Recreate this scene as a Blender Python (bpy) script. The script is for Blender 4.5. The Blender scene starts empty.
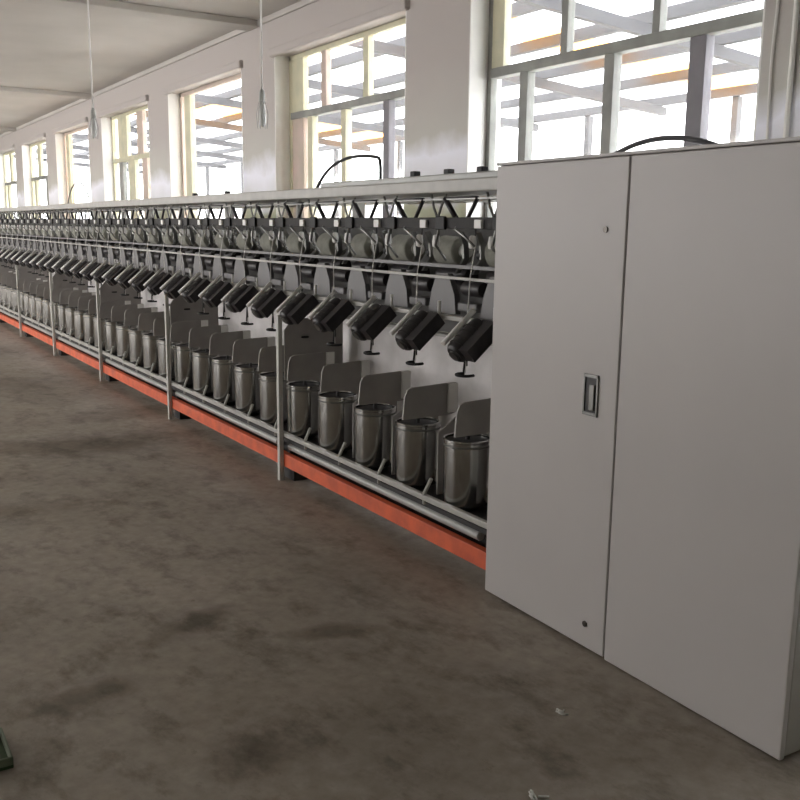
import bpy, bmesh, math, random
from mathutils import Vector, Matrix
random.seed(7)
S = bpy.context.scene
COL = S.collection

# ------------------------------------------------------------------ materials
def mat(name, base, rough=.6, metal=0., noise=None, nscale=6., namt=.12, bump=0., bscale=60., coat=0.):
    m = bpy.data.materials.new(name); m.use_nodes = True
    nt = m.node_tree; b = nt.nodes['Principled BSDF']
    b.inputs['Roughness'].default_value = rough
    b.inputs['Metallic'].default_value = metal
    tc = nt.nodes.new('ShaderNodeTexCoord')
    n = nt.nodes.new('ShaderNodeTexNoise'); n.inputs['Scale'].default_value = nscale
    n.inputs['Detail'].default_value = 5
    nt.links.new(tc.outputs['Object'], n.inputs['Vector'])
    r = nt.nodes.new('ShaderNodeValToRGB')
    c2 = noise or tuple(c*(1-namt*1.6) for c in base)
    r.color_ramp.elements[0].position = .3; r.color_ramp.elements[1].position = .7
    r.color_ramp.elements[0].color = (*c2, 1); r.color_ramp.elements[1].color = (*base, 1)
    nt.links.new(n.outputs['Fac'], r.inputs['Fac'])
    nt.links.new(r.outputs['Color'], b.inputs['Base Color'])
    if bump:
        n2 = nt.nodes.new('ShaderNodeTexNoise'); n2.inputs['Scale'].default_value = bscale
        bp = nt.nodes.new('ShaderNodeBump'); bp.inputs['Strength'].default_value = bump
        bp.inputs['Distance'].default_value = .01
        nt.links.new(tc.outputs['Object'], n2.inputs['Vector'])
        nt.links.new(n2.outputs['Fac'], bp.inputs['Height'])
        nt.links.new(bp.outputs['Normal'], b.inputs['Normal'])
    return m

M = {}
M['cab'] = mat('painted_cabinet_sheet', (.56, .535, .525), .42, namt=.03, nscale=2)
M['cab_edge'] = mat('cabinet_edge_paint', (.50, .485, .46), .5, namt=.04)
M['dark'] = mat('dark_plastic', (.034, .030, .033), .45, namt=.3, nscale=20)
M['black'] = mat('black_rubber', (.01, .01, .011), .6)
M['gap'] = mat('dark_steel_shadow_gap', (.035, .033, .033), .7)
M['post'] = mat('white_post_paint', (.62, .62, .58), .4, namt=.05)
M['rail'] = mat('pale_grey_rail_paint', (.50, .49, .46), .4, namt=.1, nscale=12)
M['duct'] = mat('pale_duct_paint', (.46, .47, .45), .35, namt=.08)
M['orange'] = mat('orange_paint', (.80, .15, .055), .5, noise=(.55, .10, .045), nscale=9)
M['steel'] = mat('polished_steel', (.52, .52, .505), .17, 1., namt=.10, nscale=8)
M['steel_d'] = mat('dull_steel', (.24, .24, .23), .4, .9, namt=.15)
M['plate'] = mat('grey_partition_plate', (.38, .36, .34), .5, .1, namt=.12, nscale=7)
M['flange'] = mat('pale_partition_flange', (.50, .50, .46), .5)
M['cover'] = mat('grey_cover_paint', (.165, .16, .165), .42, namt=.07)
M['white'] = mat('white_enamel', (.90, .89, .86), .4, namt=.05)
M['panelw'] = mat('white_machine_panel', (.82, .79, .79), .5, noise=(.60, .58, .57), nscale=5)
M['panelg'] = mat('grey_machine_panel', (.17, .17, .165), .6, noise=(.10, .10, .10), nscale=4)
M['yarn'] = mat('grey_beige_yarn', (.36, .36, .31), .9, namt=.12, nscale=30, bump=.3, bscale=180)
M['cream'] = mat('cream_window_paint', (.66, .62, .44), .55, noise=(.50, .50, .36), nscale=5)
M['pink'] = mat('faded_pink_window_paint', (.60, .47, .42), .6, noise=(.48, .42, .34), nscale=5)
M['grw'] = mat('grey_green_window_paint', (.30, .31, .28), .5, noise=(.20, .20, .19), nscale=5)
M['lilac'] = mat('dark_window_post_paint', (.20, .19, .21), .5)
M['ceil'] = mat('ceiling_whitewash', (.60, .57, .535), .9, noise=(.51, .485, .455), nscale=.9, bump=.1)
M['shed'] = mat('shed_steel_paint', (.075, .075, .08), .6, namt=.1)
M['amber'] = None
M['brass'] = mat('worn_brass_lock', (.10, .09, .08), .35, .8)
M['green'] = mat('dark_green_plastic', (.03, .06, .018), .5)
M['greenrim'] = mat('pale_green_rim', (.16, .19, .13), .5)
M['lint'] = mat('white_lint', (.7, .7, .66), .95)
M['blue'] = mat('pale_blue_paint', (.42, .47, .49), .45)
M['yard'] = mat('pale_yard_concrete', (.60, .59, .56), .9, namt=.1, nscale=1)
M['frost'] = mat('lamp_glass', (.75, .76, .74), .2)
M['yardwall'] = mat('white_yard_wall', (.80, .79, .78), .9, namt=.05, nscale=1)

def floor_mat():
    m = bpy.data.materials.new('stained_concrete_floor'); m.use_nodes = True
    nt = m.node_tree; L = nt.links.new; b = nt.nodes['Principled BSDF']
    tc = nt.nodes.new('ShaderNodeTexCoord')
    def noise(scale, sx=1, sy=1, det=6, rough=.6, off=0):
        mp = nt.nodes.new('ShaderNodeMapping'); mp.inputs['Scale'].default_value = (sx, sy, 1)
        mp.inputs['Location'].default_value = (off, off*.7, 0)
        mp.inputs['Rotation'].default_value = (0, 0, math.radians(-20))
        L(tc.outputs['Object'], mp.inputs['Vector'])
        n = nt.nodes.new('ShaderNodeTexNoise'); n.inputs['Scale'].default_value = scale
        n.inputs['Detail'].default_value = det; n.inputs['Roughness'].default_value = rough
        L(mp.outputs['Vector'], n.inputs['Vector']); return n.outputs['Fac']
    def ramp(fac, p0, c0, p1, c1):
        r = nt.nodes.new('ShaderNodeValToRGB'); e = r.color_ramp.elements
        e[0].position = p0; e[0].color = (*c0, 1); e[1].position = p1; e[1].color = (*c1, 1)
        L(fac, r.inputs['Fac']); return r.outputs['Color']
    def mix(fac, a, c, mode='MULTIPLY'):
        x = nt.nodes.new('ShaderNodeMix'); x.data_type = 'RGBA'; x.blend_type = mode
        if isinstance(fac, float): x.inputs[0].default_value = fac
        else: L(fac, x.inputs[0])
        L(a, x.inputs[6]); L(c, x.inputs[7]); return x.outputs[2]
    base = ramp(noise(.7), .32, (.255, .222, .183), .68, (.42, .375, .32))
    grain = ramp(noise(16, det=8), .3, (.78, .77, .75), .7, (1.1, 1.1, 1.1))
    col = mix(1., base, grain)
    blot = ramp(noise(3.2, 1, 1.6, 7, .7, 4.), .50, (1, 1, 1), .70, (.38, .35, .31))
    spk = ramp(noise(11, 1, 1, 6, .7, 9.), .62, (1, 1, 1), .72, (.55, .52, .48)); col = mix(.8, col, spk)
    col = mix(.85, col, blot)
    # worn stains with a place of their own: (x, y, rx, ry, angle, strength)
    for (x, y, rx, ry, an, st) in [(-6.7, 1.35, .42, 1.3, -10, .45), (-7.6, 2.2, .35, .7, 0, .35), (-5.3, .6, .18, .8, -8, .30),
                                   (-3.36, 1.18, .10, .30, 25, .5), (-2.98, .66, .10, .25, 10, .45), (-3.0, 1.6, .08, .22, -20, .45),
                                   (-9.5, 1.4, .6, 1.5, 0, .3), (-2.35, 1.0, .15, .16, 0, .35)]:
        mp = nt.nodes.new('ShaderNodeMapping'); mp.vector_type = 'TEXTURE'
        mp.inputs['Location'].default_value = (x, y, 0); mp.inputs['Rotation'].default_value = (0, 0, math.radians(an))
        mp.inputs['Scale'].default_value = (rx, ry, 1)
        L(tc.outputs['Object'], mp.inputs['Vector'])
        ln = nt.nodes.new('ShaderNodeVectorMath'); ln.operation = 'LENGTH'; L(mp.outputs['Vector'], ln.inputs[0])
        ad = nt.nodes.new('ShaderNodeMath'); ad.operation = 'ADD'; L(ln.outputs['Value'], ad.inputs[0])
        nn = nt.nodes.new('ShaderNodeMath'); nn.operation = 'MULTIPLY_ADD'; L(noise(5, off=x), nn.inputs[0])
        nn.inputs[1].default_value = 1.6; nn.inputs[2].default_value = -.8; L(nn.outputs[0], ad.inputs[1])
        d = ramp(ad.outputs[0], .35, (1-st, (1-st)*.95, (1-st)*.88), 1.15, (1, 1, 1))
        col = mix(1., col, d)
    L(col, b.inputs['Base Color'])
    rr = ramp(noise(1.5), .3, (.38,)*3, .7, (.62,)*3); L(rr, b.inputs['Roughness'])
    b.inputs['Specular IOR Level'].default_value = .35
    bp = nt.nodes.new('ShaderNodeBump'); bp.inputs['Strength'].default_value = .25; bp.inputs['Distance'].default_value = .01
    L(noise(9, det=8), bp.inputs['Height']); L(bp.outputs['Normal'], b.inputs['Normal'])
    return m
M['floor'] = floor_mat()

def wall_mat():
    m = bpy.data.materials.new('height_toned_plaster'); m.use_nodes = True
    nt = m.node_tree; L = nt.links.new; b = nt.nodes['Principled BSDF']; b.inputs['Roughness'].default_value = .9
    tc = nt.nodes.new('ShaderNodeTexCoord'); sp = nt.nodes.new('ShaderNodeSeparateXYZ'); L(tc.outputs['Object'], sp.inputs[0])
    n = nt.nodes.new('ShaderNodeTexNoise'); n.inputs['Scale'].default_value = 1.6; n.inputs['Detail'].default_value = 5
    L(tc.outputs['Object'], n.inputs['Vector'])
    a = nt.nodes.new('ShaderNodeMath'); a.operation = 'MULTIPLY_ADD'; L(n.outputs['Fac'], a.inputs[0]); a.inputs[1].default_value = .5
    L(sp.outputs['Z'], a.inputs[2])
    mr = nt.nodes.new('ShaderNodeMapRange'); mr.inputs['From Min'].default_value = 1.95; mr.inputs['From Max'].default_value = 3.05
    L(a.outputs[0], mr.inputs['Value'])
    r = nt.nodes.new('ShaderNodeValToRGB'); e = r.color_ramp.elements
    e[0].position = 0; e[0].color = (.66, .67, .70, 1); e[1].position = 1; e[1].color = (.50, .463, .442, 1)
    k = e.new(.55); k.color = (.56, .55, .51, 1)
    k = e.new(.40); k.color = (.90, .91, .99, 1)  # pale bluish band at mid height, greyer above, yellow-green at the bottom
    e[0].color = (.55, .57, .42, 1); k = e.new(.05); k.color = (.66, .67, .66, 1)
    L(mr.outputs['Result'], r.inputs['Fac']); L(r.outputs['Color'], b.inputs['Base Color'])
    n2 = nt.nodes.new('ShaderNodeTexNoise'); n2.inputs['Scale'].default_value = 30
    L(tc.outputs['Object'], n2.inputs['Vector'])
    bp = nt.nodes.new('ShaderNodeBump'); bp.inputs['Strength'].default_value = .15; bp.inputs['Distance'].default_value = .01
    L(n2.outputs['Fac'], bp.inputs['Height']); L(bp.outputs['Normal'], b.inputs['Normal'])
    return m
M['wall'] = wall_mat()

def thin_mat(name, tint, transp, col, gloss=False):
    m = bpy.data.materials.new(name); m.use_nodes = True
    nt = m.node_tree; nt.nodes.clear(); L = nt.links.new
    o = nt.nodes.new('ShaderNodeOutputMaterial'); t = nt.nodes.new('ShaderNodeBsdfTransparent')
    t.inputs['Color'].default_value = (*tint, 1)
    d = nt.nodes.new('ShaderNodeBsdfGlossy' if gloss else 'ShaderNodeBsdfTranslucent')
    d.inputs['Color'].default_value = (*col, 1)
    if gloss: d.inputs['Roughness'].default_value = .08
    n = nt.nodes.new('ShaderNodeTexNoise'); n.inputs['Scale'].default_value = 3
    mr = nt.nodes.new('ShaderNodeMapRange'); mr.inputs['To Min'].default_value = 1-transp-.04; mr.inputs['To Max'].default_value = 1-transp+.04
    L(n.outputs['Fac'], mr.inputs['Value'])
    x = nt.nodes.new('ShaderNodeMixShader'); L(mr.outputs['Result'], x.inputs[0])
    L(t.outputs[0], x.inputs[1]); L(d.outputs[0], x.inputs[2]); L(x.outputs[0], o.inputs['Surface'])
    return m
M['glass'] = thin_mat('dusty_window_glass', (.93, .95, .95), .90, (.8, .8, .8), True)
M['sheet'] = thin_mat('translucent_roof_sheet', (.93, .93, .95), .62, (.8, .8, .82))
M['amber'] = thin_mat('amber_roof_sheet', (1., .74, .42), .5, (.95, .60, .28))

# ------------------------------------------------------------------ mesh helpers
class B:
    def __init__(s): s.bm = bmesh.new()
    def box(s, x0, x1, y0, y1, z0, z1, bev=0.):
        t = bmesh.new(); bmesh.ops.create_cube(t, size=1)
        for v in t.verts:
            v.co = Vector(((x0+x1)/2+v.co.x*(x1-x0), (y0+y1)/2+v.co.y*(y1-y0), (z0+z1)/2+v.co.z*(z1-z0)))
        if bev: bmesh.ops.bevel(t, geom=t.edges[:]+t.verts[:], offset=bev, segments=2, affect='EDGES', profile=.5)
        s._add(t); return s
    def _add(s, t):
        me = bpy.data.meshes.new('t'); t.to_mesh(me); t.free(); s.bm.from_mesh(me); bpy.data.meshes.remove(me)
    def tube(s, pts, r, n=12, cap=True, rs=None):
        pts = [Vector(p) for p in pts]; rings = []
        prev = None
        for i, p in enumerate(pts):
            d = (pts[min(i+1, len(pts)-1)]-pts[max(i-1, 0)]).normalized()
            up = prev or (Vector((0, 0, 1)) if abs(d.z) < .9 else Vector((1, 0, 0)))
            u = d.cross(up).normalized(); w = u.cross(d).normalized(); prev = w
            rr = rs[i] if rs else r
            rings.append([s.bm.verts.new(p+u*math.cos(2*math.pi*k/n)*rr+w*math.sin(2*math.pi*k/n)*rr) for k in range(n)])
        for a, b in zip(rings, rings[1:]):
            for k in range(n):
                f = s.bm.faces.new((a[k], a[(k+1) % n], b[(k+1) % n], b[k])); f.smooth = True
        if cap:
            s.bm.faces.new(rings[0][::-1]); s.bm.faces.new(rings[-1])
        return s
    def lathe(s, prof, c=(0, 0, 0), n=32, axis='Z'):
        rings = []
        for (r, h) in prof:
            ring = []
            for k in range(n):
                a = 2*math.pi*k/n
                p = (r*math.cos(a), r*math.sin(a), h) if axis == 'Z' else (h, r*math.cos(a), r*math.sin(a))
                ring.append(s.bm.verts.new(Vector(p)+Vector(c)))
            rings.append(ring)
        for a, b in zip(rings, rings[1:]):
            for k in range(n):
                f = s.bm.faces.new((a[k], a[(k+1) % n], b[(k+1) % n], b[k])); f.smooth = True
        if prof[0][0] > 1e-5: s.bm.faces.new(rings[0][::-1])
        if prof[-1][0] > 1e-5: s.bm.faces.new(rings[-1])
        return s
    def prism(s, poly, t, plane='YZ', c=0.):
        # poly in the plane, thickness t centred on c along the third axis
        def P(a, b, d): return {'YZ': (d, a, b), 'XZ': (a, d, b), 'XY': (a, b, d)}[plane]
        lo = [s.bm.verts.new(P(a, b, c-t/2)) for a, b in poly]; hi = [s.bm.verts.new(P(a, b, c+t/2)) for a, b in poly]
        s.bm.faces.new(lo[::-1]); s.bm.faces.new(hi)
        n = len(poly)
        for k in range(n): s.bm.faces.new((lo[k], lo[(k+1) % n], hi[(k+1) % n], hi[k]))
        return s
    def build(s, name, m, parent=None, sharp=35):
        bmesh.ops.recalc_face_normals(s.bm, faces=s.bm.faces[:])
        for e in s.bm.edges:
            if len(e.link_faces) == 2 and e.calc_face_angle(0) > math.radians(sharp): e.smooth = False
        me = bpy.data.meshes.new(name); s.bm.to_mesh(me); s.bm.free()
        me.materials.append(M[m] if isinstance(m, str) else m)
        o = bpy.data.objects.new(name, me); COL.objects.link(o)
        if parent: o.parent = parent
        return o

def empty(name, loc=(0, 0, 0)):
    o = bpy.data.objects.new(name, None); COL.objects.link(o); o.location = loc; o.empty_display_size = .05; return o
def tag(o, label, cat, group=None):
    o['label'] = label; o['category'] = cat
    if group: o['group'] = group
    return o
def struct(o): o['kind'] = 'structure'; return o
def kids(o): return [c for c in bpy.data.objects if c.parent == o]
def copy_tree(root):
    r = root.copy(); COL.objects.link(r)
    for ch in kids(root):
        c = ch.copy(); COL.objects.link(c); c.parent = r
        for g in kids(ch):
            d = g.copy(); COL.objects.link(d); d.parent = c
    return r
ORD = ['first', 'second', 'third', 'fourth', 'fifth', 'sixth', 'seventh', 'eighth', 'ninth', 'tenth', 'eleventh', 'twelfth',
       'thirteenth', 'fourteenth', 'fifteenth', 'sixteenth', 'seventeenth', 'eighteenth', 'nineteenth', 'twentieth']
ORD += ['twenty-'+w for w in ORD[:9]] + ['thirtieth'] + ['thirty-'+w for w in ORD[:9]]

# ------------------------------------------------------------------ room shell
XL, XR, YB, YF, H = -34., 3.2, 4.3, -6.5, 3.72
PITCH, X0, WIN = 3.49, -5.94, 2.6         # window bays: left edge of window i at X0 - PITCH*i
SILL, HEAD, TH = 1.0, 3.31, .30
def wins(): return [(X0-PITCH*i, X0-PITCH*i+WIN) for i in range(-1, 8)]
fl = B().box(XL, XR, YF, YB+TH, -.12, 0).build('floor', 'floor'); struct(fl)
FRONT = range(1, 8)      # the wall behind the camera has windows only further down the hall
def wall_with_windows(name, y0, y1, ws):
    b = B(); b.box(XL, XR, y0, y1, 0, SILL); b.box(XL, XR, y0, y1, HEAD, H)
    ws = sorted(ws); x = XL
    for a, c in ws:
        b.box(x, a, y0, y1, SILL, HEAD); x = c
    b.box(x, XR, y0, y1, SILL, HEAD)
    return struct(b.build(name, 'wall'))
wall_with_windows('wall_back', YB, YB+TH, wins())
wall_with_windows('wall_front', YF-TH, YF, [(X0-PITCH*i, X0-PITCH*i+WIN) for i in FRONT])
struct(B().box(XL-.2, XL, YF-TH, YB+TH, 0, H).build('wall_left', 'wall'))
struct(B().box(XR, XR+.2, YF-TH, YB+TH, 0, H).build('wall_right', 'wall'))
struct(B().box(XL-.2, XR+.2, YF-TH, YB+TH, H, H+.15).build('ceiling', 'ceil'))
for i, x in enumerate((-2.95, -9.93, -16.91, -23.89, -30.87)):
    struct(B().box(x-.14, x+.14, YF, YB, H-.07, H, .01).build('trim_%d' % (i+1), 'ceil'))
struct(B().box(XL, XR, YB-.03, YB, H-.06, H, .008).build('trim_6', 'ceil'))

# windows of the back wall --------------------------------------------------
FY0, FY1 = 4.465, 4.53
def window(idx, a, c, spec):
    w = empty('window_%d' % idx, ((a+c)/2, (FY0+FY1)/2, SILL)); struct(w)
    ox, oy = w.location.x, w.location.y
    def bar(name, m, x0, x1, z0, z1, dy=0):
        return B().box(x0-ox, x1-ox, FY0-oy-dy, FY1-oy+dy, z0-SILL, z1-SILL, .004).build(name, m, w)
    b = B()
    for (x0, x1, z0, z1) in ((a, a+.06, SILL, HEAD), (c-.06, c, SILL, HEAD), (a, c, SILL, SILL+.06), (a, c, HEAD-.05, HEAD)):
        b.box(x0-ox, x1-ox, FY0-oy, FY1-oy, z0-SILL, z1-SILL, .004)
    b.build('window_frame', spec.get('frame', 'cream'), w)
    tz = spec.get('tz')
    if tz: bar('transom', spec.get('tm', 'grw'), a+.06, c-.06, tz, tz+.07, .012)
    for (x, wd, m) in spec.get('up', []): bar('mullion', m, a+x-wd/2, a+x+wd/2, (tz or SILL)+.07, HEAD-.05)
    for (x, wd, m) in spec.get('lo', []): bar('mullion', m, a+x-wd/2, a+x+wd/2, SILL+.06, tz or HEAD-.05, .004)
    for (x0, x1, z0, z1) in spec.get('panes', []):
        B().box(a+x0-ox, a+x1-ox, -.004, .004, z0-SILL, z1-SILL).build('glass_pane', 'glass', w)
    return w
full = [(.06, 2.54, 1.06, 2.66), (.06, 2.54, 2.73, 3.21)]
specA = dict(frame='grw', tz=2.66, tm='grw', up=[(.13, .14, 'cream'), (.86, .07, 'grw'), (1.69, .06, 'grw')],
             lo=[(.45, .09, 'grw'), (1.31, .09, 'grw'), (2.03, .12, 'lilac')], panes=full)
specB = dict(frame='cream', tz=2.66, tm='grw', up=[(.20, .28, 'cream'), (.80, .10, 'pink'), (1.64, .09, 'cream')],
             lo=[(.22, .26, 'pink'), (.50, .10, 'cream'), (1.22, .09, 'cream'), (2.02, .10, 'lilac')], panes=full)
specC = dict(frame='pink', up=[], lo=[(.30, .22, 'cream')], panes=[(.41, 2.54, 1.06, 3.21)])
specD = dict(frame='cream', tz=2.55, tm='cream', up=[(.65, .5, 'cream'), (1.6, .30, 'pink')],
             lo=[(.5, .20, 'grw'), (1.1, .35, 'cream'), (1.8, .25, 'pink')], panes=full)
specE = dict(frame='cream', tz=2.5, tm='grw', up=[(1.0, .3, 'cream')], lo=[(.5, .2, 'cream'), (1.7, .2, 'grw')], panes=full)
order = {-1: specA, 0: specA, 1: specB, 2: specC, 3: specD, 4: specC, 5: specE, 6: specE, 7: specE}
n = 1
for i in range(-1, 8):
    a = X0-PITCH*i
    window(n, a, a+WIN, order[i]); n += 1
# sloped lintel lips under the heads and sills
for i in range(-1, 8):
    a = X0-PITCH*i
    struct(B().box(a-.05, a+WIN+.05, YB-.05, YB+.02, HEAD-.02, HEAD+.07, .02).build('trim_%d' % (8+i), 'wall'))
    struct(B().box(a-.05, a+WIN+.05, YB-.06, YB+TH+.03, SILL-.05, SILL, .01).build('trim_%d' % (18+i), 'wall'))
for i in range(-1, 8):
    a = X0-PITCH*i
    struct(B().box(a, a+.012, YB, YB+TH, SILL, HEAD).build('trim_%d' % (28+i), 'white'))  # white lining puts the daylight falling on the reveals into their colour
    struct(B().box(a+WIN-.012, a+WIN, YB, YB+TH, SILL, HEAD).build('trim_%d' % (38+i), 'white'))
# opposite wall windows (behind the camera)
for i in FRONT:
    a = X0-PITCH*i; w = empty('window_%d' % n, (a+WIN/2, YF-.2, SILL)); struct(w); n += 1
    b = B()
    for (x0, x1, z0, z1) in ((-WIN/2, -WIN/2+.06, 0, HEAD-SILL), (WIN/2-.06, WIN/2, 0, HEAD-SILL), (-WIN/2, WIN/2, 0, .06),
                             (-WIN/2, WIN/2, HEAD-SILL-.05, HEAD-SILL), (-WIN/2, WIN/2, 1.66, 1.73), (-.04, .04, 0, 2.2)):
        b.box(x0, x1, -.03, .03, z0, z1)
    b.build('window_frame', 'cream', w)

# wall services on the right pillar
tag(B().tube([(-3.14, YB-.016, 0), (-3.14, YB-.02, H-.14)], .014).build('conduit_pipe', 'white'),
    'thin white conduit pipe running up the wall pillar behind the cabinet', 'pipe')
cb = B()
z = 1.2
cb.tube([(-3.262+.006*math.sin(i*1.1), YB-.012, 1.1+i*.13) for i in range(20)], .007, 8)
tag(cb.build('wall_cable', 'white'), 'loose white cable hanging down the pillar edge beside the large right window', 'cable')

# ------------------------------------------------------------------ outside shed
def roofz(y): return 4.02-.08*(y-4.6)
struct(B().box(-46, 14, YB+TH+.01, 30, -.35, -.15).build('ground', 'yard'))
EY = 10.9
canopy = empty('yard_canopy', (-12, 7.8, -.15))
tag(canopy, 'open steel canopy with translucent sheet roof beyond the windows', 'canopy')
cx, cy, cz = canopy.location
def cpart(b, name, m): return b.build(name, m, canopy)
for y in (5.3, 6.4, 7.5, 8.6, 9.7, 10.85):
    zz = roofz(y)-.10-cz
    cpart(B().box(-34-cx, 6-cx, y-cy-.05, y-cy+.05, zz-.06, zz+.06), 'purlin', 'shed')
xs_r = [-1.4-2.9*k for k in range(12)]
for x in xs_r:
    cpart(B().prism([(4.62-cy, roofz(4.62)-.30-cz), (EY-cy, roofz(EY)-.30-cz), (EY-cy, roofz(EY)-.18-cz), (4.62-cy, roofz(4.62)-.18-cz)], .09, 'YZ', x-cx), 'rafter', 'shed')
for x in [-3.0-2.9*k for k in range(11)]:
    cpart(B().box(x-cx-.05, x-cx+.05, EY-cy-.05, EY-cy+.05, 0, roofz(EY)-.16-cz), 'column', 'shed')
for z in (1.05, 2.35):
    cpart(B().box(-34-cx, 6-cx, EY-cy-.03, EY-cy+.03, z-cz, z+.10-cz), 'girt', 'rail')
def rsheet(x0, x1, name, m, y0=4.62, y1=EY+.3, lift=0):
    p = [(y0-cy, roofz(y0)+lift-cz), (y1-cy, roofz(y1)+lift-cz), (y1-cy, roofz(y1)+lift+.006-cz), (y0-cy, roofz(y0)+lift+.006-cz)]
    cpart(B().prism(p, x1-x0, 'YZ', (x0+x1)/2-cx), name, m)
AMB = [(-9.35, -8.55), (-19.2, -17.8)]
edges = [-34]+[v for ab in sorted(AMB) for v in ab]+[6]
for j in range(0, len(edges), 2): rsheet(edges[j], edges[j+1], 'roof_sheet', 'sheet')
for a, c in AMB: rsheet(a, c, 'roof_sheet', 'amber')
tag(B().box(-46, 14, 17, 17.2, -.15, 2.3, .01).build('yard_wall', 'yardwall'), 'pale boundary wall far beyond the canopy outside', 'wall')

# ------------------------------------------------------------------ control cabinet
cab = empty('control_cabinet', (-2.297, 2.344, 0))
cab.location = (-2.297, 2.325, 0); cab.rotation_euler.z = math.radians(-1.5)
tag(cab, 'tall off-white steel control cabinet with two doors at the near end of the machine', 'cabinet')
W0, W1, CH = -.733, .767, 1.806
b = B(); b.box(W0+.004, W1-.10, .024, .90, .012, CH-.012, .004)           # body with right-hand frame and recess
b.box(W1-.10, W1, .022, .092, .012, CH-.012, .004); b.box(W1-.10, W1, .80, .90, .012, CH-.012, .004)
b.box(W1-.10, W1, .092, .80, .012, .09, .004); b.box(W1-.10, W1, .092, .80, CH-.14, CH-.012, .004)
b.build('cabinet_body', 'cab_edge', cab)
B().box(W1-.104, W1-.094, .092, .80, .09, CH-.14).build('opening_shade', 'gap', cab)  # dark sheet painted as the shade inside the open cabinet side
B().box(W0-.004, W1+.006, -.002, .91, CH-.012, CH, .003).build('top_panel', 'cab', cab)
B().box(W0+.02, W1-.02, .05, .88, 0, .012).build('plinth', 'gap', cab)
DX = .008
ld = B().box(W0, DX-.004, 0, .022, .010, CH-.014, .004).build('cabinet_door', 'cab', cab)
rd = B().box(DX+.004, W1, 0, .022, .004, CH-.014, .004).build('cabinet_door', 'cab', cab)
rd['label'] = 'wider right cabinet door without a handle'
ld['label'] = 'left cabinet door with recessed handle and lock'
hx, hz = -.124, .965
b = B()
for (x0, x1, z0, z1) in ((hx-.038, hx-.030, hz-.075, hz+.075), (hx+.030, hx+.038, hz-.075, hz+.075), (hx-.038, hx+.038, hz-.075, hz-.063), (hx-.038, hx+.038, hz+.063, hz+.075)):
    b.box(x0, x1, -.006, .002, z0, z1, .001)
h = b.build('handle_surround', 'steel_d', ld)
B().box(hx-.030, hx+.030, -.0015, .002, hz-.063, hz+.063).build('handle_recess', 'dark', ld)
B().box(hx-.004, hx+.022, -.009, -.0012, hz-.055, hz+.040, .003).build('handle_lever', 'steel_d', ld)
B().lathe([(0, -.006), (.011, -.006), (.011, .001), (0, .001)], (0, 0, 0), 20).build('door_lock', 'brass', ld)
o = [c for c in kids(ld) if c.name.startswith('door_lock')][0]; o.rotation_euler = (math.pi/2, 0, 0); o.location = (-.092, -.0035, 1.55)
o.scale = (1, 1, 1)
lk = o.copy(); COL.objects.link(lk); lk.parent = ld; lk.location = (-.096, -.0035, .102)

mo = empty('drive_motor', (-1.46, 2.95, 0))
mo.name = 'drive_motor'
tag(mo, 'pale blue-grey drive motor seen past the right edge of the cabinet', 'motor')
b = B(); b.lathe([(.0, -.16), (.10, -.16), (.11, -.14), (.11, .14), (.10, .16), (0, .16)], (0, 0, .52), 28, 'X')
mb = b.build('motor_housing', 'blue', mo)
b = B()
for k in range(7): b.lathe([(.10, -.12+k*.04-.004), (.118, -.12+k*.04-.004), (.118, -.12+k*.04+.004), (.10, -.12+k*.04+.004)], (0, 0, .52), 28, 'X')
b.build('cooling_fins', 'blue', mb)
B().box(-.12, .12, -.08, .08, 0, .42, .01).build('motor_base', 'gap', mo)
B().tube([(.16, 0, .52), (.22, 0, .52)], .02).build('shaft', 'steel', mo)
mo.location.x = -1.30

# ------------------------------------------------------------------ machine frame
SEC, NS, XC = 2.12, 7, -3.035
PX = -2.998      # the cabinet hides the place of post zero
XE = XC-SEC*NS
mf = empty('twisting_machine_frame', (XC, 2.344, 0))
tag(mf, 'long twisting machine frame with white posts and orange base beam running left from the cabinet', 'machine')
def fx(x): return x-XC
def fy(y): return y-2.344
def mbox(name, m, x0, x1, y0, y1, z0, z1, bev=.002, par=None):
    return B().box(fx(x0), fx(x1), fy(y0), fy(y1), z0, z1, bev).build(name, m, par or mf)
for i in range(NS+1):
    x = PX-SEC*i
    if i: mbox('post', 'post', x-.016, x+.016, 2.330, 2.358, 0.0, 1.02)
    else: mbox('post', 'post', -3.075, -3.055, 2.40, 2.42, .31, 1.31)
    mbox('post', 'post', x-.016, x+.016, 3.42, 3.45, 0.0, 1.30)
    mbox('upright', 'rail', x-.03, x+.03, 2.86, 2.92, 0.0, 1.70)
    # foot under the beam
    mbox('foot', 'gap', x-.07, x+.07, 2.40, 2.50, 0, .12)
    mbox('foot', 'gap', x-.07, x+.07, 3.25, 3.34, 0, .12)
    mbox('cross_tie', 'gap', x-.02, x+.02, 2.40, 3.40, .15, .23)
mbox('base_beam', 'orange', XE, XC, 2.360, 2.40, .088, .168)
mbox('gap_shade', 'black', XE, XC, 2.45, 2.50, .10, .25)  # black strip standing in for the shade in the gap below the rail
mbox('base_beam', 'orange', XE, XC, 3.34, 3.38, .09, .172)
mbox('front_rail', 'rail', XE, XC, 2.358, 2.386, .274, .302, .004)
mbox('spindle_rail', 'gap', XE, XC, 2.388, 2.64, .232, .255)
mbox('spindle_rail', 'gap', XE, XC, 3.10, 3.35, .232, .255)
for i in range(NS):
    xa = min(XC, PX-SEC*i-.15); xb = PX-SEC*(i+1)+.02
    B().tube([(fx(xa), fy(2.405), .207), (fx(xb), fy(2.405), .207)], .022, 16).build('air_duct', 'duct', mf)
mbox('centre_panel', 'panelw', XE, XC, 2.80, 2.83, .26, .985)
mbox('upper_panel', 'panelg', XE, XC, 2.84, 2.86, 1.0, 1.575)
mbox('panel_lip', 'rail', XE, XC, 2.77, 2.83, .985, 1.0)
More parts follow.
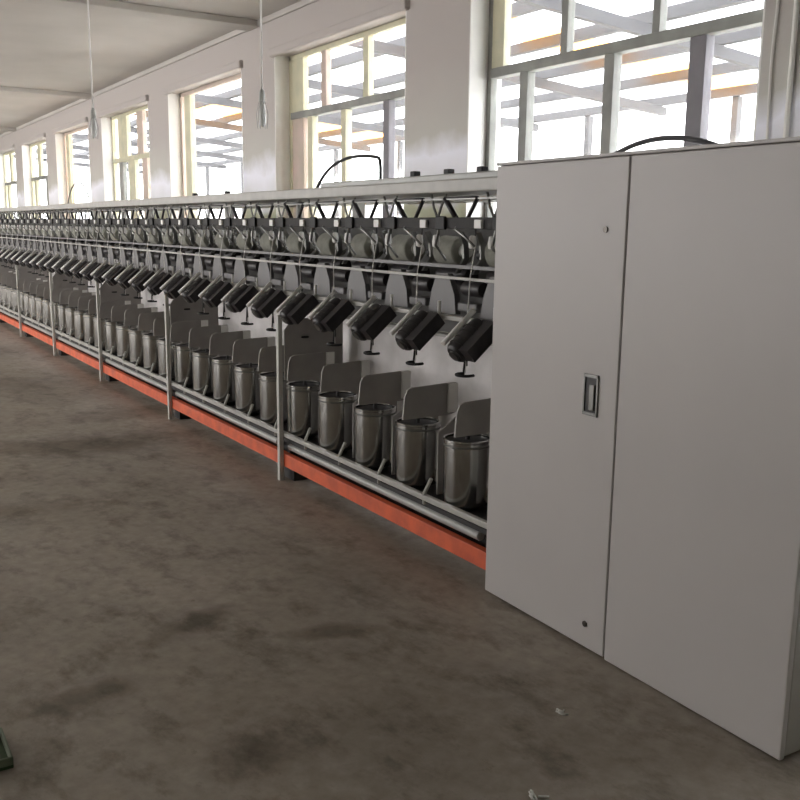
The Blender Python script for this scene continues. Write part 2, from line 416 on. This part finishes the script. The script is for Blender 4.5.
mbox('cradle_rail', 'rail', XE, XC, 2.44, 2.47, 1.135, 1.155)
mbox('guide_rail', 'rail', XE, XC, 2.445, 2.46, 1.320, 1.333, .001)
mbox('shaft_rail', 'cover', XE, XC, 2.52, 2.54, 1.365, 1.382, .001)
mbox('tension_rail', 'gap', XE, XC, 2.42, 2.50, 1.545, 1.595)
mbox('tension_rail', 'steel_d', XE, XC, 3.20, 3.28, 1.545, 1.595)
mbox('hanger_wire', 'steel_d', XE, XC, 2.445, 2.455, 1.672, 1.680, .001)
mbox('top_rail', 'rail', XE, XC, 2.36, 2.66, 1.700, 1.755, .006)
mbox('top_rail', 'rail', XE, XC, 3.14, 3.42, 1.700, 1.755, .006)
mbox('cable_tray', 'duct', -4.72, XC, 2.42, 2.62, 1.755, 1.785, .006)
for (x, y) in ((-3.80, 2.45), (-3.55, 2.47), (-3.30, 2.47), (-6.3, 2.5), (-6.95, 2.5)):
    mbox('clamp', 'black', x-.02, x+.02, y-.015, y+.02, 1.755 if x < -5 else 1.785, 1.785 if x < -5 else 1.81, .004)
for i in range(NS+1):
    x = XC-.03-SEC*i
    for xx in (x,):
        mbox('hanger', 'rail', xx-.012, xx+.012, 2.50, 2.53, 1.59, 1.70)
# partition plates: a tall one at each post, a small one between neighbouring cans
PY = 2.5
def xk(k): return -3.392-.424*k
NU = 33
for i in range(1, NS+1):
    x = PX-SEC*i
    p = B().prism([(fy(2.362), .63), (fy(2.362), .93), (fy(2.42), 1.0), (fy(2.76), 1.0), (fy(2.76), .63)], .012, 'YZ', fx(x+.03)).build('tall_partition_plate', 'plate', mf)
for k in range(-1, NU):
    x = xk(k)-.245
    if x > XC-.1: x = XC-.16
    if any(abs(x-(PX-SEC*i)) < .08 for i in range(1, NS+1)): continue
    p = B().prism([(fy(2.295), .655), (fy(2.305), .765), (fy(2.318), .795), (fy(2.345), .805), (fy(2.54), .812), (fy(2.60), .812), (fy(2.60), .665), (fy(2.545), .655), (fy(2.545), .655)][:7]+[(fy(2.56), .655)], .010, 'YZ', fx(x)).build('partition_plate', 'plate', mf)
    B().prism([(fy(2.50), .26), (fy(2.50), .57), (fy(2.60), .640), (fy(2.79), .655), (fy(2.79), .26)], .008, 'YZ', fx(x)).build('lower_partition_plate', 'plate', mf)
    B().box(fx(x)-.005, fx(x)+.016, fy(2.548), fy(2.602), .668, .81, .002).build('plate_flange', 'white', p)

# ------------------------------------------------------------------ spindle cans
def make_can():
    r = .111
    e = empty('spindle_can', (xk(0), PY, .255))
    c = B().lathe([(.0, .03), (r-.014, .03), (r-.004, .034), (r, .044), (r, .330), (r+.003, .334), (r+.003, .342), (r-.004, .344),
                   (r-.007, .340), (r-.007, .10), (0, .10)], (0, 0, 0), 40).build('can_body', 'steel', e)
    B().lathe([(r+.001, .308), (r+.0035, .310), (r+.0035, .316), (r+.001, .318)], (0, 0, 0), 40).build('rim_band', 'steel_d', c)
    B().lathe([(0, .318), (r-.008, .318), (r-.008, .330), (r-.02, .334), (0, .334)], (0, 0, 0), 32).build('mouth_shade', 'black', e)  # black disc stands in for the shadow inside the can mouth
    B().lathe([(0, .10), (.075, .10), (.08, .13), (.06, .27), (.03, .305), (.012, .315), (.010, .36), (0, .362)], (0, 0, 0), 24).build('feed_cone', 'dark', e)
    B().lathe([(0, 0), (.05, 0), (.06, .012), (.06, .03), (0, .03)], (0, 0, 0), 24).build('spindle_base', 'black', e)
    B().tube([(-.160, -.130, .0), (-.155, -.135, .05), (-.125, -.115, .13)], .009, 8).build('brake_lever', 'flange', e)
    return e
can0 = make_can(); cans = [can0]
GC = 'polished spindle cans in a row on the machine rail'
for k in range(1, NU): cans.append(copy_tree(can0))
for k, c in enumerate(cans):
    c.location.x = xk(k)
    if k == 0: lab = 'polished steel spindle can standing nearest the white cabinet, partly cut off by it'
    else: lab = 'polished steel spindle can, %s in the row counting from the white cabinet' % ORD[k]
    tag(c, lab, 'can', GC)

# ------------------------------------------------------------------ winding units
UX = -3.21
def make_unit():
    # origin under the drum, on the cradle rail
    e = empty('winding_unit', (UX, 2.455, 1.145)); ox, oy, oz = UX, 2.455, 1.145
    L = lambda x, y, z: (x, y-oy, z-oz)      # x is relative to the unit
    # the dark inclined drum with its round end and ribs
    a, c = Vector(L(0, 2.285, 1.015)), Vector(L(0, 2.425, 1.135))
    d = (c-a)
    pts = [a+d*t for t in (0, .04, .08, .5, .9, 1)]
    body = B().tube(pts, .05, 20, True, [.040, .048, .052, .052, .052, .046]).build('drum_housing', 'dark', e)
    rb = B()
    for t in (.2, .38, .56, .74): rb.tube([a+d*(t-.015), a+d*(t+.015)], .0555, 20)
    rb.build('housing_rib', 'gap', body)
    B().tube([a-d*.05, a+d*.01], .026, 16).build('end_cap', 'steel_d', body)
    # dark trough beside the drum
    n_ = Vector((0, -d.z, d.y)).normalized()
    b = B()
    for (x0, x1, off0, off1) in ((.02, .105, -.035, .030),):
        P = []
        for t in (.06, 1.05):
            for o_ in (off0, off1):
                for x in (x0, x1): P.append(a+d*t+n_*o_*1.0+Vector((x, 0, 0)))
        vs = [b.bm.verts.new(p) for p in P]
        for f in ((0, 1, 3, 2), (4, 6, 7, 5), (0, 4, 5, 1), (2, 3, 7, 6), (0, 2, 6, 4), (1, 5, 7, 3)): b.bm.faces.new([vs[i] for i in f])
    b.build('trough', 'dark', e)
    # pale edge strip
    s0 = a+n_*.060+Vector((-.036, 0, 0)); s1 = c+n_*.060+Vector((-.036, 0, 0))
    b = B(); b.tube([s0-d*.0, s1+d*.16], .0125, 8); b.build('edge_strip', 'white', e)
    # grey trapezoid cover with a dark roller beside it
    b = B(); b.prism([(-.20, 1.145-oz), (.03, 1.145-oz), (.015, 1.24-oz), (-.04, 1.335-oz), (-.135, 1.335-oz), (-.18, 1.24-oz)], .03, 'XZ', 2.58-oy); b.build('head_cover', 'cover', e)
    b = B(); b.lathe([(0, -.07), (.032, -.07), (.036, -.06), (.036, .06), (.032, .07), (0, .07)], L(.13, 2.60, 1.27), 20, 'X'); b.build('feed_roller', 'dark', e)
    B().box(.05, .20, 2.56-oy, 2.62-oy, 1.165-oz, 1.205-oz, .006).build('motor_box', 'cover', e)
    B().tube([L(.045, 2.46, 1.155), L(.045, 2.46, 1.215)], .008, 8).build('knob_pin', 'white', e)
    # take-up cradle: drive drum and two arms
    b = B(); b.lathe([(0, -.13), (.04, -.13), (.046, -.12), (.046, .12), (.04, .13), (0, .13)], L(-.16+.0, 2.70, 1.318), 24, 'X'); b.build('drive_drum', 'dark', e)
    for x in (-.318, -.03):
        b = B(); b.prism([(2.60-oy, 1.335-oz), (2.625-oy, 1.335-oz), (2.675-oy, 1.40-oz), (2.67-oy, 1.475-oz), (2.64-oy, 1.53-oz), (2.61-oy, 1.53-oz), (2.64-oy, 1.47-oz), (2.645-oy, 1.405-oz)], .016, 'YZ', x)
        b.build('cradle_arm', 'steel_d', e)
    B().lathe([(0, -.014), (.024, -.014), (.024, .014), (0, .014)], L(-.335, 2.665, 1.425), 16, 'X').build('cradle_cap', 'black', e)
    # yarn guides: white eyes on a hanging wire
    for x in (-.11, .03):
        w = B().tube([L(x, 2.46, 1.55), L(x, 2.46, 1.52), L(x-.01, 2.455, 1.50)], .004, 6).build('guide_wire', 'dark', e)
        B().lathe([(.006, -.030), (.016, -.024), (.018, 0), (.014, .026), (.006, .03)], L(x-.01, 2.452, 1.488), 12, 'Z').build('guide_eye', 'white', w)
    B().tube([L(-.215, 2.50, .89), L(-.17, 2.47, 1.14), L(-.10, 2.43, 1.34), L(-.10, 2.452, 1.46)], .0028, 6).build('yarn_thread', 'white', e)
    B().box(-.05, .0, 2.405-oy, 2.42-oy, 1.548-oz, 1.585-oz, .003).build('tension_disc', 'white', e)
    B().box(.08, .15, 2.405-oy, 2.42-oy, 1.54-oz, 1.60-oz, .004).build('tension_block', 'black', e)
    # V bracket
    b = B(); b.tube([L(-.335, 2.45, 1.680), L(-.245, 2.45, 1.592)], .012, 8); b.tube([L(-.085, 2.45, 1.680), L(-.155, 2.45, 1.592)], .009, 8)
    b.tube([L(-.335, 2.45, 1.680), L(-.085, 2.45, 1.680)], .006, 8)
    b.build('tension_bracket', 'dark', e)
    for P in ([L(-.02, 2.45, 1.70), L(.0, 2.45, 1.64), L(.03, 2.45, 1.595)], [L(.07, 2.47, 1.70), L(.05, 2.46, 1.65), L(.035, 2.45, 1.595)],
              [L(-.23, 2.44, 1.595), L(-.20, 2.42, 1.54), L(-.13, 2.42, 1.51), L(-.10, 2.45, 1.47)],
              [L(.06, 2.44, 1.60), L(.09, 2.42, 1.55), L(.05, 2.43, 1.47), L(.08, 2.47, 1.40)]):
        B().tube(P, .006, 6).build('yarn_tube', 'steel_d', e)
    # balloon guide above the can
    b = B(); b.tube([L(-.20, 2.47, 1.145), L(-.20, 2.49, 1.0), L(-.215, 2.49, .90)], .005, 6); b.tube([L(-.17, 2.47, 1.10), L(-.19, 2.49, .93)], .004, 6)
    g = b.build('guide_rod', 'gap', e)
    b = B(); b.tube([L(-.215+.042*math.cos(t), 2.50+.042*math.sin(t), .885) for t in [math.radians(q) for q in range(150, 400, 20)]], .007, 8)
    b.build('balloon_ring', 'black', g)
    return e
u0 = make_unit(); units = [u0]
GU = 'winding units in a row above the spindle cans'
for k in range(1, NU): units.append(copy_tree(u0))
for k, u in enumerate(units):
    u.location.x = UX-.424*k
    if k == 0: lab = 'dark inclined winding drum unit right beside the white cabinet'
    else: lab = 'dark inclined winding drum unit, %s in the row counting from the white cabinet' % ORD[k]
    tag(u, lab, 'winding unit', GU)

# ------------------------------------------------------------------ yarn packages on the cradles
def make_pkg():
    e = empty('yarn_package', (-3.37, 2.69, 1.364))
    B().lathe([(.020, -.085), (.068, -.082), (.074, -.076), (.068, .070), (.062, .076), (.020, .080)], (0, -.008, .074), 28, 'X').build('wound_yarn', 'yarn', e)
    B().lathe([(.014, -.115), (.022, -.115), (.026, -.10), (.030, .112), (.030, .118), (.010, .118)], (0, -.008, .074), 20, 'X').build('tube', 'white', e)
    return e
p0 = make_pkg(); pk = [p0]
GP = 'yarn packages lying on the cradles behind the drums'
for k in range(1, NU): pk.append(copy_tree(p0))
for k, p in enumerate(pk):
    p.location.x = -3.37-.424*k
    tag(p, ('grey yarn package on white tube, %s in the row counting from the white cabinet' % ORD[k]) if k else 'grey yarn package on white tube right beside the white cabinet', 'yarn package', GP)

# ------------------------------------------------------------------ hoses, pendants, bits
def bez(p, n=24):
    out = []
    for i in range(n+1):
        t = i/n; out.append(tuple(sum(c*v for c, v in zip(((1-t)**3, 3*t*(1-t)**2, 3*t*t*(1-t), t**3), q)) for q in zip(*p)))
    return out
tag(B().tube(bez([(-4.92, 2.50, 1.755), (-4.75, 2.50, 1.96), (-4.35, 2.50, 1.92), (-4.23, 2.50, 1.90)])+bez([(-4.23, 2.50, 1.90), (-4.20, 2.50, 1.895), (-4.20, 2.50, 1.86), (-4.20, 2.50, 1.785)], 8)[1:], .009, 8).build('black_hose', 'black'),
    'thin black hose arching over the machine top rail in front of the middle window', 'hose')
tag(B().tube(bez([(-3.12, 2.95, 1.806), (-2.85, 2.95, 1.97), (-2.55, 2.95, 1.93), (-2.32, 2.95, 1.806)]), .011, 8).build('black_hose', 'shed'),
    'dark grey hose arching along the top of the white cabinet', 'hose')
tag(B().tube(bez([(-11.1, 2.5, 1.755), (-10.95, 2.5, 2.02), (-10.35, 2.5, 2.10), (-10.1, 2.5, 1.755)]), .008, 8).build('black_hose', 'steel_d'),
    'thin grey hose arching over the far part of the machine top rail', 'hose')

def pendant(x, y, zb, lab):
    e = empty('pendant_lamp', (x, y, H)); tag(e, lab, 'lamp', 'thin pendant lamps hanging over the machine')
    B().tube([(0, 0, 0), (0, 0, zb+.20-H)], .007, 8).build('suspension_rod', 'white', e)
    B().lathe([(0, -.0), (.05, -.0), (.045, -.02), (0, -.02)], (0, 0, 0), 20).build('ceiling_rose', 'white', e)
    s = B().lathe([(.008, .24), (.020, .22), (.024, .16), (.020, .155), (.0, .155)], (0, 0, zb-H), 16).build('lamp_socket', 'duct', e)
    B().lathe([(.0, .0), (.014, .005), (.024, .03), (.026, .08), (.018, .14), (.012, .156)], (0, 0, zb-H), 16).build('glass_bulb', 'frost', e)
    b = B()
    for q in range(6):
        a = q*math.pi/3
        b.tube([(math.cos(a)*.02, math.sin(a)*.02, zb+.16-H), (math.cos(a)*.038, math.sin(a)*.038, zb+.08-H), (math.cos(a)*.03, math.sin(a)*.03, zb-.01-H)], .0022, 6)
    b.build('wire_cage', 'steel_d', e)
    return e
pendant(-5.9, 2.6, 2.19, 'caged pendant lamp on a thin rod in front of the pillar between two large windows')
pendant(-8.25, 2.1, 2.26, 'caged pendant lamp on a thin rod further left, before the narrow far windows')

tr = empty('green_tray', (-2.728, .235, 0))
tag(tr, 'dark green plastic tray on the floor at the lower left edge of the photo', 'tray')
B().box(-.12, .07, -.12, .13, 0, .012, .003).build('tray_base', 'green', tr)
b = B()
for (x0, x1, y0, y1) in ((-.12, .07, .122, .13), (-.12, .07, -.12, -.112), (-.12, -.112, -.12, .13), (.062, .07, -.12, .13)): b.box(x0, x1, y0, y1, .010, .035, .002)
b.build('tray_rim', 'greenrim', tr)
for (x, y, s, lab) in ((-2.075, 1.937, .020, 'small white lint tuft on the floor in front of the left cabinet door'),
                       (-1.773, 1.569, .026, 'small pale lint scrap on the floor at the bottom edge of the photo')):
    b = B(); random.seed(int(s*1000))
    for q in range(7):
        a = random.random()*6.28; r = random.random()*s*.6
        p = Vector((x+math.cos(a)*r, y+math.sin(a)*r, .0035))
        b.tube([p, p+Vector((random.uniform(-s, s), random.uniform(-s, s), random.uniform(0, .004)))], .003, 6)
    tag(b.build('lint_scrap', 'lint'), lab, 'lint')

# ------------------------------------------------------------------ light
w = bpy.data.worlds.new('World'); S.world = w; w.use_nodes = True
nt = w.node_tree; bg = nt.nodes['Background']
bg.inputs['Color'].default_value = (1., .972, .972, 1); bg.inputs['Strength'].default_value = 2.2
def portal(x, y, z, sx, sz, flip):
    l = bpy.data.lights.new('window_portal', 'AREA'); l.shape = 'RECTANGLE'; l.size = sx; l.size_y = sz; l.cycles.is_portal = True
    o = bpy.data.objects.new('window_portal', l); COL.objects.link(o); o.location = (x, y, z)
    o.rotation_euler = (math.radians(-90 if not flip else 90), 0, 0)
for i in range(-1, 8):
    a = X0-PITCH*i+WIN/2
    portal(a, YB+TH+.02, (SILL+HEAD)/2, WIN, HEAD-SILL, False)
    if i in FRONT: portal(a, YF-TH-.02, (SILL+HEAD)/2, WIN, HEAD-SILL, True)

# ------------------------------------------------------------------ camera
R = ((0.52933088, -0.16121753, 0.83295722), (0.84833392, 0.08696242, -0.52227109), (0.01176328, 0.98308008, 0.18279819))
cd = bpy.data.cameras.new('camera'); co = bpy.data.objects.new('camera', cd); COL.objects.link(co)
m = Matrix([[*R[i], (0, 0, 1.55)[i]] for i in range(3)]+[[0, 0, 0, 1]])
co.matrix_world = m
cd.sensor_width = 36; cd.lens = 36*930/800; cd.clip_start = .05; cd.clip_end = 300
S.camera = co
S.view_settings.view_transform = 'Standard'; S.view_settings.look = 'None'
S.view_settings.gamma = 1; S.view_settings.exposure = 2.45; S.view_settings.use_curve_mapping = False
